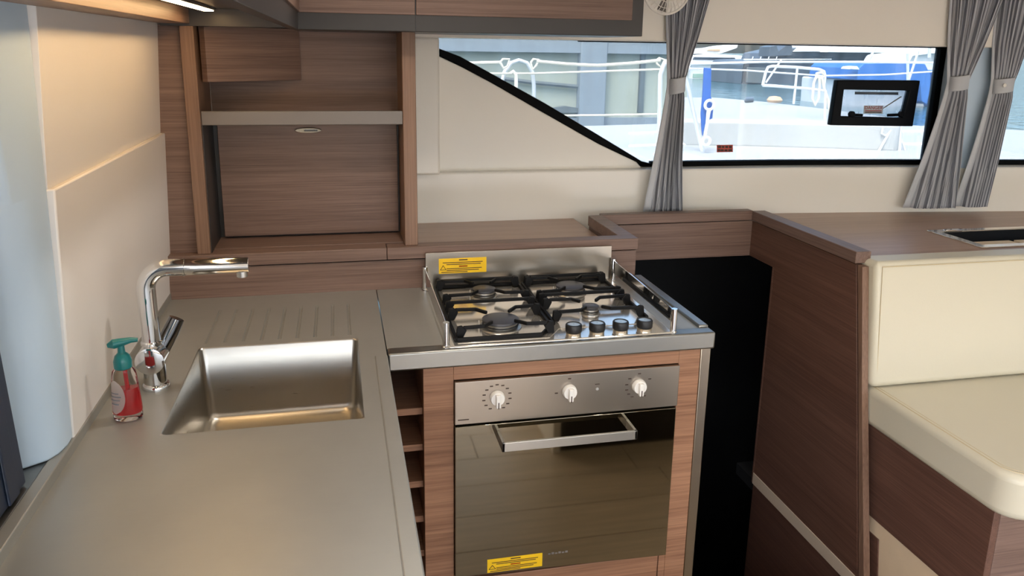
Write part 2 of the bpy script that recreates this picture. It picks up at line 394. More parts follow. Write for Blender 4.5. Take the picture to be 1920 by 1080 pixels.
# right and rear of the cabin (behind and beside the camera): half walls, posts, an open aft door
wr = thing('wall_right', None, None, (4.15, 0, 0), kind='structure')
B('lower_wall', 'cream', wr, 4.08, 4.2, -2.2, 2.55, 0, .95, 0); B('header', 'cream', wr, 4.08, 4.2, -2.2, 2.55, 1.80, 2.05, 0)
for yy in (-2.2, -.8, .7, 2.25): B('post', 'cream', wr, 4.08, 4.2, yy, yy+.14, .95, 1.80, 0)
w3 = thing('window_3', None, None, (4.14, 0, .95), kind='structure')
B('pane', 'window_glass', w3, 4.135, 4.14, -2.06, 2.25, .95, 1.80, 0)
wv = thing('wall_rear', None, None, (2, -2.2, 0), kind='structure')
B('side_wall', 'cream', wv, -.75, -.45, -2.3, -2.2, 0, 2.05, 0); B('side_wall', 'cream', wv, 3.8, 4.2, -2.3, -2.2, 0, 2.05, 0)
ck = tag(MB().box(-1.5, 5, -7, -2.32, -.25, -.03).build('bounce_deck', 'deck_white', None), 'unseen white deck added behind the camera to bounce sunlight inside', 'deck')  # unseen slab added to reflect sunlight into the cabin

# ceiling downlights (warm)
def downlight(x, y, label, power=9):
    t = thing('ceiling_downlight', label, 'downlight', (x, y, 2.03), 'ceiling downlights')
    MB().lathe([(.045, .02), (.045, -.004), (.036, -.006), (.034, .006)], (x, y, 2.03), caps=False).build('bezel', 'chrome', t)
    MB().lathe([(.035, 0), (.001, 0)], (x, y, 2.034), caps=False).build('lens', 'downlight', t)
    ld = bpy.data.lights.new('downlight_lamp', 'SPOT'); ld.energy = power; ld.color = (1, .93, .84); ld.spot_size = R_(150); ld.spot_blend = .9; ld.shadow_soft_size = .035
    lo_ = bpy.data.objects.new('downlight_lamp', ld); col.objects.link(lo_); lo_.parent = t; lo_.location = (0, 0, -.012)
DL = 'round warm ceiling downlight overhead, out of the picture'
for x, y, pw in ((.25, 1.7, 10), (1.25, 1.35, 5), (2.5, 1.0, 2.5), (.25, .25, 3), (1.6, .1, 4), (2.9, -.2, 3), (.45, -1.2, 4), (1.9, -1.2, 4)): downlight(x, y, DL, pw)

# ================================================================== WORKTOP with sink
wt = thing('worktop', 'L-shaped brushed steel galley worktop with moulded sink and drain grooves', 'worktop', (.1, 1.8, .857))
SX0, SX1, SY0, SY1 = -.347, .031, 1.44, 1.885
gx = [-.334+.0431*i for i in range(9)]
mb = MB()
xs = sorted([-.487, SX0, SX1, .0655, .095] + [g-.0045 for g in gx] + [g+.0045 for g in gx])
ys = [.15, SY0, SY1, 1.913, 2.168, BY]
for i in range(len(xs)-1):
    for j in range(len(ys)-1):
        cx_, cy_ = (xs[i]+xs[i+1])/2, (ys[j]+ys[j+1])/2
        if SX0 < cx_ < SX1 and SY0 < cy_ < SY1: continue
        if 1.913 < cy_ < 2.168 and any(abs(cx_-g) < .003 for g in gx): continue
        mb.add([(xs[i], ys[j], CT), (xs[i+1], ys[j], CT), (xs[i+1], ys[j+1], CT), (xs[i], ys[j+1], CT)], [(0, 1, 2, 3)])
mb.build('sink_run_top', 'worktop_steel', wt)
for g in gx:
    a, b_, d = g-.0045, g+.0045, CT-.0045
    MB().add([(a, 1.913, CT), (b_, 1.913, CT), (a, 2.168, CT), (b_, 2.168, CT), (g-.0015, 1.92, d), (g+.0015, 1.92, d), (g-.0015, 2.15, d), (g+.0015, 2.15, d)],
             [(0, 1, 5, 4), (4, 5, 7, 6), (6, 7, 3, 2), (0, 4, 6, 2), (1, 3, 7, 5)]).build('drain_groove', 'worktop_steel', wt, smooth=False)
B('front_edge', 'worktop_steel', wt, .066, .096, .15, 1.757, .857, CT+.003, .003)
MB().box(.0975, .90, 1.80, BY, .862, CT).build('hob_run_top', 'worktop_steel', wt, .001)
MB().box(.0975, .946, 1.757, 1.80, .857, CT+.003).build('apron', 'apron_steel', wt, .005, seg=3)
MB().box(.918, .946, 1.80, BY-.002, .857, CT+.008).build('side_lip', 'apron_steel', wt, .004, seg=3)
MB().box(.84, .918, 1.80, BY-.002, .862, CT+.0005).build('hob_run_side', 'worktop_steel', wt, .0)
MB().box(-.504, -.4825, .15, BY, .885, .920).build('upstand', 'worktop_steel', wt, .002)
MB().box(-.58, -.504, .15, 1.425, .885, .9185).build('sill', 'apron_steel', wt, .002)
# sink basin
def rrect(x0, x1, y0, y1, r, z, n_=5):
    pts = []
    for (cx_, cy_, a0) in ((x1-r, y1-r, 0), (x0+r, y1-r, 90), (x0+r, y0+r, 180), (x1-r, y0+r, 270)):
        for i in range(n_+1):
            a = R_(a0+90*i/n_); pts.append(Vector((cx_+r*math.cos(a), cy_+r*math.sin(a), z)))
    return pts
corner = [Vector((cx_, cy_, CT)) for cx_, cy_ in ((SX1, SY1), (SX0, SY1), (SX0, SY0), (SX1, SY0)) for _ in range(6)]
prof = [(0, .014, CT), (.002, .014, CT-.003), (.008, .018, .79), (.011, .021, .735), (.014, .024, .724), (.020, .028, .717), (.030, .032, .714)]
rings = [corner]+[rrect(SX0+i_, SX1-i_, SY0+i_, SY1-i_, r_, z_) for i_, r_, z_ in prof]
mb = MB().loft(rings, True, False); n_ = len(rings[0]); base = (len(rings)-1)*n_
mb.f.append(tuple(base+i for i in range(n_)))
sb = mb.build('sink_basin', 'sink_steel', wt)
MB().lathe([(.045, .0), (.043, .003), (.034, .003), (.030, -.001), (.001, -.001)], (-.157, 1.62, .714), caps=False).build('drain', 'chrome', sb)

# ================================================================== BASE UNITS
bc = thing('sink_base_cabinet', 'brown wood cabinet under the sink with two steel pulls', 'cabinet', (-.2, 1.2, 0))
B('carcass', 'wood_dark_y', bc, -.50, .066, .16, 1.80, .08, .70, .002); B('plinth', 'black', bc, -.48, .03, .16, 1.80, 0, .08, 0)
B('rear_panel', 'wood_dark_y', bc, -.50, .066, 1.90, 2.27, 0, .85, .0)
for y0, y1, h0, h1 in ((1.44, 1.795, 1.62, 1.83), (.98, 1.435, 1.14, 1.385), (.45, .975, .58, .82)):
    d = B('door', 'wood_y', bc, .066, .086, y0, y1, .09, .85, .002)
    h1 = min(h1, 1.785)
    MB().box(.097, .104, h0, h1, .752, .772).build('handle', 'apron_steel', d, .002)
    for yy in (h0+.01, h1-.01): MB().box(.084, .098, yy-.005, yy+.005, .757, .767).build('handle_post', 'apron_steel', d)
rk = thing('open_rack', 'narrow open rack with small wooden shelves beside the oven cabinet', 'rack', (.14, 2.0, 0))
B('back', 'unlit_dark', rk, .1, .182, 2.20, 2.21, 0, .852, 0); B('side', 'unlit_dark', rk, .088, .100, 1.80, 2.21, 0, .852, 0)
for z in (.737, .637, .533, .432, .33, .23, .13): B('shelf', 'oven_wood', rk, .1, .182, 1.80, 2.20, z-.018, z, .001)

oc = thing('oven_cabinet', 'reddish brown wood cabinet around the oven with steel corner trim', 'cabinet', (.56, 2.0, 0))
B('stile', 'oven_wood', oc, .182, .2575, 1.775, 2.25, 0, .853, .0015)
B('stile', 'oven_wood', oc, .855, .9155, 1.775, 1.83, 0, .853, .0015)
B('top_rail', 'oven_wood', oc, .2575, .855, 1.775, 1.80, .816, .853, .001)
B('drawer', 'oven_wood', oc, .2595, .834, 1.775, 1.80, .10, .243, .002)
B('filler_strip', 'oven_wood', oc, .836, .855, 1.775, 1.80, .10, .252, .001)
B('plinth', 'black', oc, .2575, .855, 1.80, 1.83, 0, .10, 0)
B('corner_trim', 'trim_steel', oc, .9165, .946, 1.776, 2.27, 0, .855, .003)

ov = thing('built_in_oven', 'built-in steel and dark mirror glass oven below the gas hob', 'oven', (.556, 2.0, .25))
B('body', 'black', ov, .262, .850, 1.78, 2.25, .255, .812, 0)
B('control_panel', 'panel_steel', ov, .2585, .8545, 1.764, 1.785, .699, .814, .0015)
dr = MB().prism([(.2585, 1.763, .262), (.2585, 1.763, .694), (.852, 1.763, .694), (.852, 1.763, .247), (.845, 1.763, .247)][::-1], (0, .02, 0)).build('door', 'oven_glass', ov, .0015)
hb = MB().box(.366, .718, 1.697, 1.704, .650, .674)
hb.build('handle_front', 'alu', ov, .001)
for x in (.366, .711): MB().hexa([(x, 1.697, .650), (x+.007, 1.697, .650), (x+.007, 1.763, .650), (x, 1.763, .650), (x, 1.697, .674), (x+.007, 1.697, .674), (x+.007, 1.763, .674), (x, 1.763, .674)]).build('handle_side', 'alu', ov, .001)
for cx_, cz_, dial, ang in ((.365, .766, 'numbers', 0), (.553, .767, 'none', 0), (.742, .766, 'left', 4)):
    kn = MB().lathe([(.019, 0), (.019, .006), (.0175, .012), (.017, .014), (.001, .014)], (cx_, 1.764, cz_), (0, -1, 0)).build('knob', 'plastic_white', ov)
    MB().box(cx_-.006, cx_+.006, 1.740, 1.752, cz_-.020, cz_+.014).build('grip', 'plastic_white', kn, .002)
    MB().box(cx_-.0012, cx_+.0012, 1.7392, 1.7402, cz_-.021, cz_-.004).build('pointer', 'label_ink', kn)
    angs = {'numbers': [-150+25*i for i in range(13)], 'none': [-95, 0], 'left': [-150, -128, -105, -80, -50, 0, 60, 150]}[dial]
    for a in angs:
        s_, c_ = math.sin(R_(a)), math.cos(R_(a)); q = Vector((cx_+.034*s_, 1.7636, cz_+.034*c_))
        MB().box(q.x-.004, q.x+.004, 1.7632, 1.7642, q.z-.0014, q.z+.0014).build('dial_mark', 'label_ink', ov)
MB().lathe([(.004, 0), (.004, .002), (.001, .003)], (.628, 1.764, .767), (0, -1, 0), 12).build('indicator_light', 'white_label', ov)
MB().box(.622, .634, 1.7632, 1.7642, .779, .781).build('dial_mark', 'label_ink', ov)
MB().box(.266, .294, 1.7632, 1.7642, .711, .7135).build('fine_print', 'label_ink', ov)
for i in range(6): MB().box(.510+.0095*i, .517+.0095*i, 1.7623, 1.763, .296, .300+.002*(i % 2)).build('door_print', 'grey_edge', ov)
def warning_label(parent, x0, x1, y, z0, z1, slope=0):
    l_ = MB().box(x0, x1, y-.0008, y, z0, z1).build('warning_label', 'yellow_label', parent); l_['label'] = 'yellow warning label with dark print'
    W, H = x1-x0, z1-z0; yy = y-.0014
    def ln(a, b_, h, t=.045, mat='label_ink'): MB().box(x0+W*a, x0+W*b_, yy, y-.0008, z0+H*(h-t/2), z0+H*(h+t/2)).build('print_line', mat, l_)
    ln(.42, .60, .88, .07, 'label_ink'); ln(.08, .92, .72); ln(.16, .88, .60); ln(.42, .60, .46, .07, 'label_red_ink'); ln(.16, .90, .32); ln(.16, .84, .20); ln(.05, .6, .09)
    t0, t1, t2 = (x0+W*.03, z0+H*.25), (x0+W*.15, z0+H*.25), (x0+W*.09, z0+H*.55)
    for (a, b_), (c, d) in ((t0, t1), (t1, t2), (t2, t0)): MB().tube([(a, yy, b_), (c, yy, d)], .0008, 4).build('warning_triangle', 'label_ink', l_)
warning_label(ov, .344, .494, 1.763, .264, .304)

# ================================================================== GAS HOB
hb = thing('gas_hob', 'four-burner steel gas hob with black pan supports and guard rails', 'hob', (.535, 2.0, CT))
HZ = CT+.006
MB().box(.247, .832, 1.772, 2.255, CT, HZ).build('hob_plate', 'hob_steel', hb, .003)
MB().prism([(.27, 1.787, HZ), (.505, 1.787, HZ), (.545, 1.845, HZ), (.81, 1.845, HZ), (.81, 2.24, HZ), (.27, 2.24, HZ)], (0, 0, .0015)).build('pressed_field', 'hob_steel', hb, .001)
spl = B('splash_plate', 'panel_steel', hb, .243, .832, 2.258, 2.264, CT, 1.015, .001)
warning_label(hb, .283, .429, 2.258, .949, .996)
for side, x in (('l', .240), ('r', .836)):
    for yy, h in ((1.782, .066), (2.247, .076)):
        MB().tube([(x, yy, CT), (x, yy, CT+h)], .0085, 12).build('rail_post', 'chrome', hb)
        MB().lathe([(.011, 0), (.011, .004), (.009, .006)], (x, yy, CT), seg=12).build('post_foot', 'chrome', hb)
    MB().hexa([(x-.002, 1.79, .926), (x+.002, 1.79, .926), (x+.002, 2.24, .930), (x-.002, 2.24, .930), (x-.002, 1.79, .962), (x+.002, 1.79, .962), (x+.002, 2.24, .972), (x-.002, 2.24, .972)]).build('guard_rail', 'chrome', hb, .001)
BUR = [(.397, 1.886, .046, 'front large'), (.402, 2.150, .033, ''), (.664, 2.142, .042, ''), (.663, 1.945, .022, 'small')]
for cx_, cy_, r_, _ in BUR:
    bu = MB().lathe([(r_*1.25, 0), (r_*1.2, .004), (r_*.98, .006), (r_*.98, .016), (r_*.9, .018), (.001, .018)], (cx_, cy_, HZ), seg=28).build('burner', 'alu', hb)
    MB().lathe([(r_*1.0, .0165), (r_*1.06, .019), (r_*1.04, .024), (r_*.9, .026), (.001, .026)], (cx_, cy_, HZ), seg=28).build('burner_cap', 'burner_cap', bu)
    MB().torus((cx_, cy_, HZ+.010), r_*1.0, .0022, seg=28).build('burner_ring', 'black', bu)
    MB().tube([(cx_-r_*1.2, cy_+.01, HZ), (cx_-r_*1.2, cy_+.01, HZ+.018)], .002, 8).build('igniter', 'white_label', bu)
GZ = CT+.036
def grate(x0, x1, y0, y1, burs, corner_cut):
    g = MB(); lowz = HZ+.007
    for x in (x0, x1): g.bar([(x, y0+(corner_cut if x == x1 else 0), lowz), (x, y1, lowz)], .009, .010)
    g.bar([(x0, y1, lowz), (x1, y1, lowz)], .008, .010)
    if corner_cut: g.bar([(x0, y0, lowz), (x1-corner_cut*.7, y0, lowz), (x1-.004, y0+corner_cut*.9, lowz), (x1, y0+corner_cut+.03, lowz)], .009, .010)
    fr_ = g.build('grate_frame', 'cast_iron', hb, .002)
    for bx_, by_, r_, _ in burs:
        off = .070 if r_ > .03 else .052
        for sx_, xe in ((-1, x0), (1, x1)):
            for t in (-1, 1):
                f_ = MB()
                ys_ = by_+t*off; inn = xe-sx_*.016
                f_.prism([(xe, ys_-.005, lowz-.004), (inn-sx_*.002, ys_-.005, lowz-.004), (inn-sx_*.012, ys_-.005, GZ-.006), (inn, ys_-.005, GZ+.006), (xe-sx_*.004, ys_-.005, GZ+.004)], (0, .010, 0))
                f_.bar([(inn-sx_*.004, ys_, GZ), (bx_+sx_*(r_*.55+.030), ys_-t*.004, GZ), (bx_+sx_*(r_*.30+.016), by_+t*(.036 if r_ > .03 else .026), GZ-.001)], .0075, .009)
                f_.build('pan_finger', 'cast_iron', fr_, .0015)
    ym = (burs[0][1]+burs[1][1])/2
    for yy in (ym, burs[1][1]+.0 if False else y1-.012):
        f_ = MB()
        f_.bar([(x0+.018, yy, GZ), (x1-.018, yy, GZ)], .0075, .009)
        for sx_, xe in ((-1, x0), (1, x1)):
            inn = xe-sx_*.015
            f_.prism([(xe, yy-.005, lowz-.004), (inn, yy-.005, lowz-.004), (inn-sx_*.012, yy-.005, GZ-.005), (inn, yy-.005, GZ+.006), (xe-sx_*.004, yy-.005, GZ+.004)], (0, .010, 0))
        f_.build('cross_bar', 'cast_iron', fr_, .0015)
grate(.268, .524, 1.797, 2.238, [BUR[0], BUR[1]], .055)
grate(.538, .800, 1.872, 2.238, [BUR[3], BUR[2]], 0)
for x in (.571, .634, .698, .764):
    kn = MB().lathe([(.019, 0), (.0195, .006), (.0175, .008)], (x, 1.802, HZ), seg=24).build('control_knob', 'knob_silver', hb)
    MB().lathe([(.0205, .008), (.0212, .010), (.0212, .025), (.0195, .028), (.0165, .0285), (.0165, .0265)], (x, 1.802, HZ), seg=24, caps=False).build('grip_ring', 'black', kn)
    MB().lathe([(.0168, .027), (.001, .0272)], (x, 1.802, HZ), seg=24, caps=False).build('knob_face', 'knob_silver', kn)

# ================================================================== WOODEN LEDGE AND BACKSPLASH
lg = thing('wooden_ledge', 'brown wood backsplash and ledge running behind sink and hob', 'ledge', (.2, 2.45, .85))
B('backsplash', 'wood_x', lg, -.485, .926, BY, 2.31, .862, .990, .001)
B('cap', 'wood_x', lg, -.490, .130, 2.278, 2.34, .994, 1.031, .002)
B('cap', 'wood_x', lg, .1312, .929, 2.278, 2.33, .994, 1.031, .002)
B('side_fiddle', 'wood_x', lg, .876, .929, 2.33, 2.64, .994, 1.031, .002)
B('side_panel', 'wood_y', lg, .882, .925, 2.31, 2.645, .60, .990, .001)
B('ledge_board', 'wood_top', lg, .16, .876, 2.33, 2.8195, .962, .982, .001)

# ================================================================== SHELF UNIT
su = thing('shelf_unit', 'dark brown wood niche shelf unit above the sink backsplash', 'shelf unit', (-.1, 2.4, 1.031))
B('upright', 'wood_z', su, -.403, -.367, 2.286, 2.50, 1.031, 1.662, .002)
B('upright', 'wood_z', su, .186, .225, 2.296, 2.50, 1.031, 1.664, .002)
B('side_filler', 'wood_x', su, -.486, -.404, 2.312, 2.335, 1.031, 1.664, .001)
B('upper_back', 'wood_x', su, -.366, .186, 2.50, 2.515, 1.36, 1.664, 0)
B('lower_back', 'dark_laminate', su, -.366, .186, 2.485, 2.495, 1.031, 1.40, 0)
B('side_lining', 'dark_laminate', su, -.3668, -.3645, 2.30, 2.485, 1.031, 1.395, 0)
B('niche_floor', 'wood_x', su, -.366, .186, 2.34, 2.485, 1.015, 1.033, .001)
sf = B('shelf', 'wood_x', su, -.366, .186, 2.31, 2.498, 1.397, 1.414, .001)
B('shelf_edge', 'grey_edge', su, -.3665, .1855, 2.298, 2.312, 1.395, 1.434, .002)
dd = B('flap_door', 'wood_x', su, -.350, .180, 2.458, 2.476, 1.040, 1.388, .0015)
dl = MB().lathe([(.010, 0), (.010, .003), (.008, .005)], (-.088, 2.458, 1.364), (0, -1, 0), 24, ex=1, ey=1)
lt = MB().prism([Vector((x, 2.458, z)) for x, z in [(-.088+.036*math.cos(a)+(.004 if math.cos(a) > 0 else -.004), 1.364+.0085*math.sin(a)) for a in [2*math.pi*i/20 for i in range(20)]]], (0, -.007, 0)).build('latch', 'chrome', dd, .002)
MB().box(-.100, -.060, 2.449, 2.4515, 1.361, 1.367).build('latch_button', 'chrome_dark', lt, .001)
MB().hexa([(-.361, 2.335, 1.512), (-.345, 2.32, 1.512), (-.102, 2.495, 1.512), (-.361, 2.499, 1.512), (-.361, 2.335, 1.662), (-.345, 2.32, 1.662), (-.102, 2.495, 1.662), (-.361, 2.499, 1.662)]).build('corner_box', 'wood_h', su, .001)

# ================================================================== UPPER CABINETS
UF = 2.20
uc = thing('upper_cabinet', 'dark brown wall cabinet over the hob with wood doors', 'cabinet', (.4, 2.35, 1.655))
B('carcass', 'dark_laminate', uc, -.104, .873, UF, 2.56, 1.655, 2.03, .002)
B('door', 'wood_x', uc, -.100, .2155, UF-.004, UF+.002, 1.699, 2.025, .0015)
B('door', 'wood_x', uc, .2185, .838, UF-.004, UF+.002, 1.699, 2.025, .0015)
B('door_seam', 'black', uc, .2158, .2182, UF-.0015, UF+.002, 1.656, 2.025, 0)
ul = thing('side_upper_cabinet', 'dark wall cabinet with lit recessed underside above the sink', 'cabinet', (-.28, 1.6, 1.66))
B('carcass', 'dark_laminate', ul, -.44, -.105, .5, 2.28, 1.705, 2.03, .001)
B('front_lip', 'dark_laminate', ul, -.112, -.092, .5, 2.195, 1.655, 1.706, .001)
B('front_door', 'wood_y', ul, -.1045, -.0865, .5, 2.193, 1.70, 2.03, .0015)
MB().hexa([(-.459, .6, 1.670), (-.375, .6, 1.670), (-.375, 2.29, 1.666), (-.450, 2.29, 1.666), (-.459, .6, 1.708), (-.375, .6, 1.708), (-.375, 2.29, 1.708), (-.450, 2.29, 1.708)]).build('wall_lip', 'wood_y', ul, .001)
B('rear_lip', 'dark_laminate', ul, -.45, -.112, 2.285, 2.305, 1.660, 1.708, .001)
ld = thing('led_strip_light', 'glowing warm LED strip in the cabinet underside', 'light', (-.31, 1.75, 1.70))
B('housing', 'alu', ld, -.326, -.296, 1.20, 2.20, 1.698, 1.7048, .001)
B('diffuser', 'led', ld, -.323, -.299, 1.21, 2.19, 1.6955, 1.6979, 0)

# ================================================================== FAUCET
fc = thing('kitchen_faucet', 'tall chrome mixer faucet beside the sink', 'faucet', (-.399, 1.67, CT))
fx, fy = -.399, 1.67
MB().lathe([(.0285, 0), (.0285, .006), (.026, .010), (.023, .012), (.0225, .052)], (fx, fy, CT)).build('base', 'chrome', fc)
MB().tube([(fx, fy-.034, .972), (fx, fy+.032, .972)], .0285, 28).build('mixer_body', 'chrome', fc, .003)
MB().lathe([(.029, -.0005), (.0285, .003), (.024, .0045), (.001, .005)], (fx, fy-.034, .972), (0, -1, 0), 28).build('mixer_cap', 'chrome', fc)
MB().tube([(fx+.012, fy+.02, .975), (fx+.032, fy+.028, 1.012), (fx+.046, fy+.034, 1.040)], [.017, .0175, .016], 18).build('lever', 'chrome_dark', fc)
path = [(fx, fy, .990), (fx-.001, fy, 1.06), (fx-.001, fy, 1.115)] + [Vector((fx-.001+.045-.045*math.cos(R_(a)), fy, 1.118+.045*math.sin(R_(a)))) for a in range(10, 91, 10)] + [Vector((fx+.074, fy, 1.163))]
MB().tube(path, [.0185]*2+[.0180]*(len(path)-2), 20).build('neck', 'chrome', fc)
MB().tube([(fx+.074, fy, 1.163), (fx+.078, fy, 1.163)], .0192, 20).build('joint_ring', 'chrome', fc)
MB().lathe([(.0215, 0), (.0215, .006), (.0188, .008)], (fx, fy, .998)).build('collar', 'chrome', fc)
MB().tube([(fx+.078, fy, 1.163), (fx+.205, fy, 1.162)], [.0178, .0160], 20).build('spout', 'chrome', fc, .001)
MB().lathe([(.011, 0), (.011, -.012), (.009, -.013)], (fx+.190, fy, 1.149)).build('aerator', 'alu', fc)

# ================================================================== SOAP BOTTLE
bt = thing('soap_dispenser', 'clear pump bottle of red hand soap with teal pump', 'soap bottle', (-.420, 1.525, CT))
bx, by = -.420, 1.525
def bring(rx, ry, z, xo=0): return [Vector((bx+xo+rx*math.cos(2*math.pi*i/28), by+ry*math.sin(2*math.pi*i/28), z)) for i in range(28)]
MB().loft([bring(.021, .016, CT+.0005), bring(.0265, .019, CT+.004), bring(.0275, .020, CT+.020), bring(.0255, .0185, CT+.055), bring(.0235, .017, CT+.085), bring(.021, .016, CT+.100), bring(.015, .014, CT+.108), bring(.013, .013, CT+.110)]).build('bottle_body', 'clear_plastic', bt)
MB().loft([bring(.0235, .0165, CT+.014), bring(.0245, .0175, CT+.022), bring(.0228, .0162, CT+.052), bring(.021, .015, CT+.066)]).build('liquid_soap', 'red_liquid', bt)
MB().tube([(bx+.004, by, CT+.064), (bx+.002, by, CT+.105)], .0035, 10).build('dip_tube', 'red_liquid', bt)
MB().lathe([(.0145, .106), (.0165, .108), (.0165, .122), (.013, .132), (.007, .138), (.006, .152)], (bx, by, CT), seg=20).build('pump_collar', 'teal', bt)
MB().tube([(bx-.022, by-.006, CT+.155), (bx-.012, by-.004, CT+.157), (bx, by, CT+.158), (bx+.018, by+.002, CT+.161), (bx+.030, by+.004, CT+.160)], [.004, .0095, .0085, .0055, .004], 12, 1).build('pump_head', 'teal', bt)
def lab(u, v):
    a = R_(228+ (u-.5)*96*math.sqrt(max(.02, 1-(2*v-1)**2))); z = CT+.018+.068*v
    t = (z-CT)/.1; rx = (.0278-.006*t)*1.02+.0006; ry = (.0203-.0042*t)*1.02+.0006
    return Vector((bx+rx*math.cos(a), by+ry*math.sin(a), z))
lb = MB().grid(lab, 10, 12).build('label', 'white_label', bt)
lb['label'] = 'white oval label'
for v, w_ in ((.62, .5), (.52, .7), (.42, .6), (.30, .5)):
    MB().grid(lambda u, q: lab(.5+(u-.5)*w_, v+(q-.5)*.03)+(lab(.5, v)-Vector((bx, by, lab(.5, v).z))).normalized()*.0006, 6, 1).build('print_line', 'concrete_blue', lb)

# ================================================================== COMPANIONWAY (stairs down to the hull)
cw = thing('companionway_surround', 'dark wood surround with raised cap around the stair opening', 'stair surround', (1.24, 2.4, 0))
B('rear_panel', 'wood_x', cw, .928, 1.575, 2.640, 2.66, .853, .990, .001)
B('rear_cap', 'wood_x', cw, .929, 1.53, 2.632, 2.672, .994, 1.031, .002)
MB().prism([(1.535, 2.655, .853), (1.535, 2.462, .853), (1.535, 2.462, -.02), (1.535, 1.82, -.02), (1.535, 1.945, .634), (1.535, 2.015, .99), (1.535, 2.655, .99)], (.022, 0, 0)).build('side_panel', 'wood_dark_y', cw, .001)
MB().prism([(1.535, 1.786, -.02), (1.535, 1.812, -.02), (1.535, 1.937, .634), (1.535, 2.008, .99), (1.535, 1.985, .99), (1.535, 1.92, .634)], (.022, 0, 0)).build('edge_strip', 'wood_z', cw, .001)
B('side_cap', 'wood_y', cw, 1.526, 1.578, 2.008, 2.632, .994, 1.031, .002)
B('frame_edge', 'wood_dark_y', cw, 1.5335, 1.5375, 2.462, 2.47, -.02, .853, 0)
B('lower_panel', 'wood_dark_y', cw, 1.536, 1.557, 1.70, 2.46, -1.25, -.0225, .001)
tag(B('trim_1', 'floor_trim', None, 1.5325, 1.5395, 1.75, 2.462, -.022, .024, .001), kind='structure')
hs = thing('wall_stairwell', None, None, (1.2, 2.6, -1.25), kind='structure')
B('far_wall', 'unlit_dark', hs, .3, 2.6, 3.35, 3.40, -1.3, .85, 0); B('side_wall', 'unlit_dark', hs, .28, .30, 2.3, 3.4, -1.3, .85, 0)
B('side_wall', 'unlit_dark', hs, 2.6, 2.62, 2.4, 3.4, -1.3, .85, 0); B('near_wall', 'unlit_dark', hs, 1.56, 2.6, 2.465, 2.49, -1.3, .85, 0)
B('hull_floor', 'unlit_dark', hs, .3, 2.6, 1.6, 3.4, -1.3, -1.25, 0); B('overhead', 'unlit_dark', hs, .3, 2.6, 2.665, 3.4, .85, .87, 0)
B('near_wall', 'unlit_dark', hs, .947, 1.54, 1.68, 1.70, -1.3, -.06, 0); B('side_wall', 'unlit_dark', hs, .925, .9465, 1.70, 2.3, -1.3, 0, 0)
B('near_wall', 'unlit_dark', hs, .3, .925, 2.28, 2.30, -1.3, .85, 0)
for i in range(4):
    z = -.25*(i+1); tag(B('stair_tread', 'unlit_dark', hs, .95, 1.53, 1.70+.2*i, 1.93+.2*i, z-.03, z, .003))

# ================================================================== SALON SIDEBOARD, HATCH
sd = thing('salon_sideboard', 'brown wood sideboard top under the window behind the bench', 'sideboard', (2.7, 2.4, .3))
HX0, HX1, HY0, HY1 = 2.13, 2.86, 2.165, 2.405
mb = MB()
mb.prism([(1.578, 2.03, .96), (HX0, 2.03, .96), (HX0, wallY(HX0, -.001), .96), (1.75, wallY(1.75, -.001), .96), (1.578, wallY(1.578, -.001), .96)], (0, 0, .02))
mb.prism([(HX1, 2.03, .96), (4.05, 2.03, .96), (4.05, wallY(4.05, -.001), .96), (HX1, wallY(HX1, -.001), .96)], (0, 0, .02))
mb.box(HX0, HX1, 2.03, HY0, .96, .98); mb.prism([(HX0, HY1, .96), (HX1, HY1, .96), (HX1, wallY(HX1, -.001), .96), (HX0, wallY(HX0, -.001), .96)], (0, 0, .02))
mb.build('top', 'wood_top', sd)
B('front', 'wood_x', sd, 1.56, 4.05, 2.07, 2.09, 0, .958, .001)
ht = thing('recessed_tray', 'steel framed recessed black tray set into the sideboard top', 'tray', (2.5, 2.28, .9))
mb = MB(); f_ = .022
mb.box(HX0-.01, HX1+.01, HY0-.01, HY0+f_, .9805, .985).box(HX0-.01, HX1+.01, HY1-f_, HY1+.01, .9805, .985)
mb.box(HX0-.01, HX0+f_, HY0+f_, HY1-f_, .9805, .985).box(HX1-f_, HX1+.01, HY0+f_, HY1-f_, .9805, .985)
mb.build('frame', 'hob_steel', ht, .001)
B('well', 'black', ht, HX0+.002, HX1-.002, HY0+.002, HY1-.002, .90, .93, .0)
for a in (HY0+.002, HY1-.004): B('well_side', 'black', ht, HX0+.002, HX1-.002, a, a+.002, .93, .98, 0)
B('lid_plate', 'bronze_beige', ht, HX0+.06, HX0+.24, HY0+.025, HY1-.11, .955, .966, .002)
B('lid_plate', 'bronze_beige', ht, HX0+.26, HX1-.05, HY0+.025, HY1-.11, .955, .966, .002)
B('catch', 'chrome', ht, HX0+.04, HX0+.11, HY1-.03, HY1-.012, .985, .992, .002)

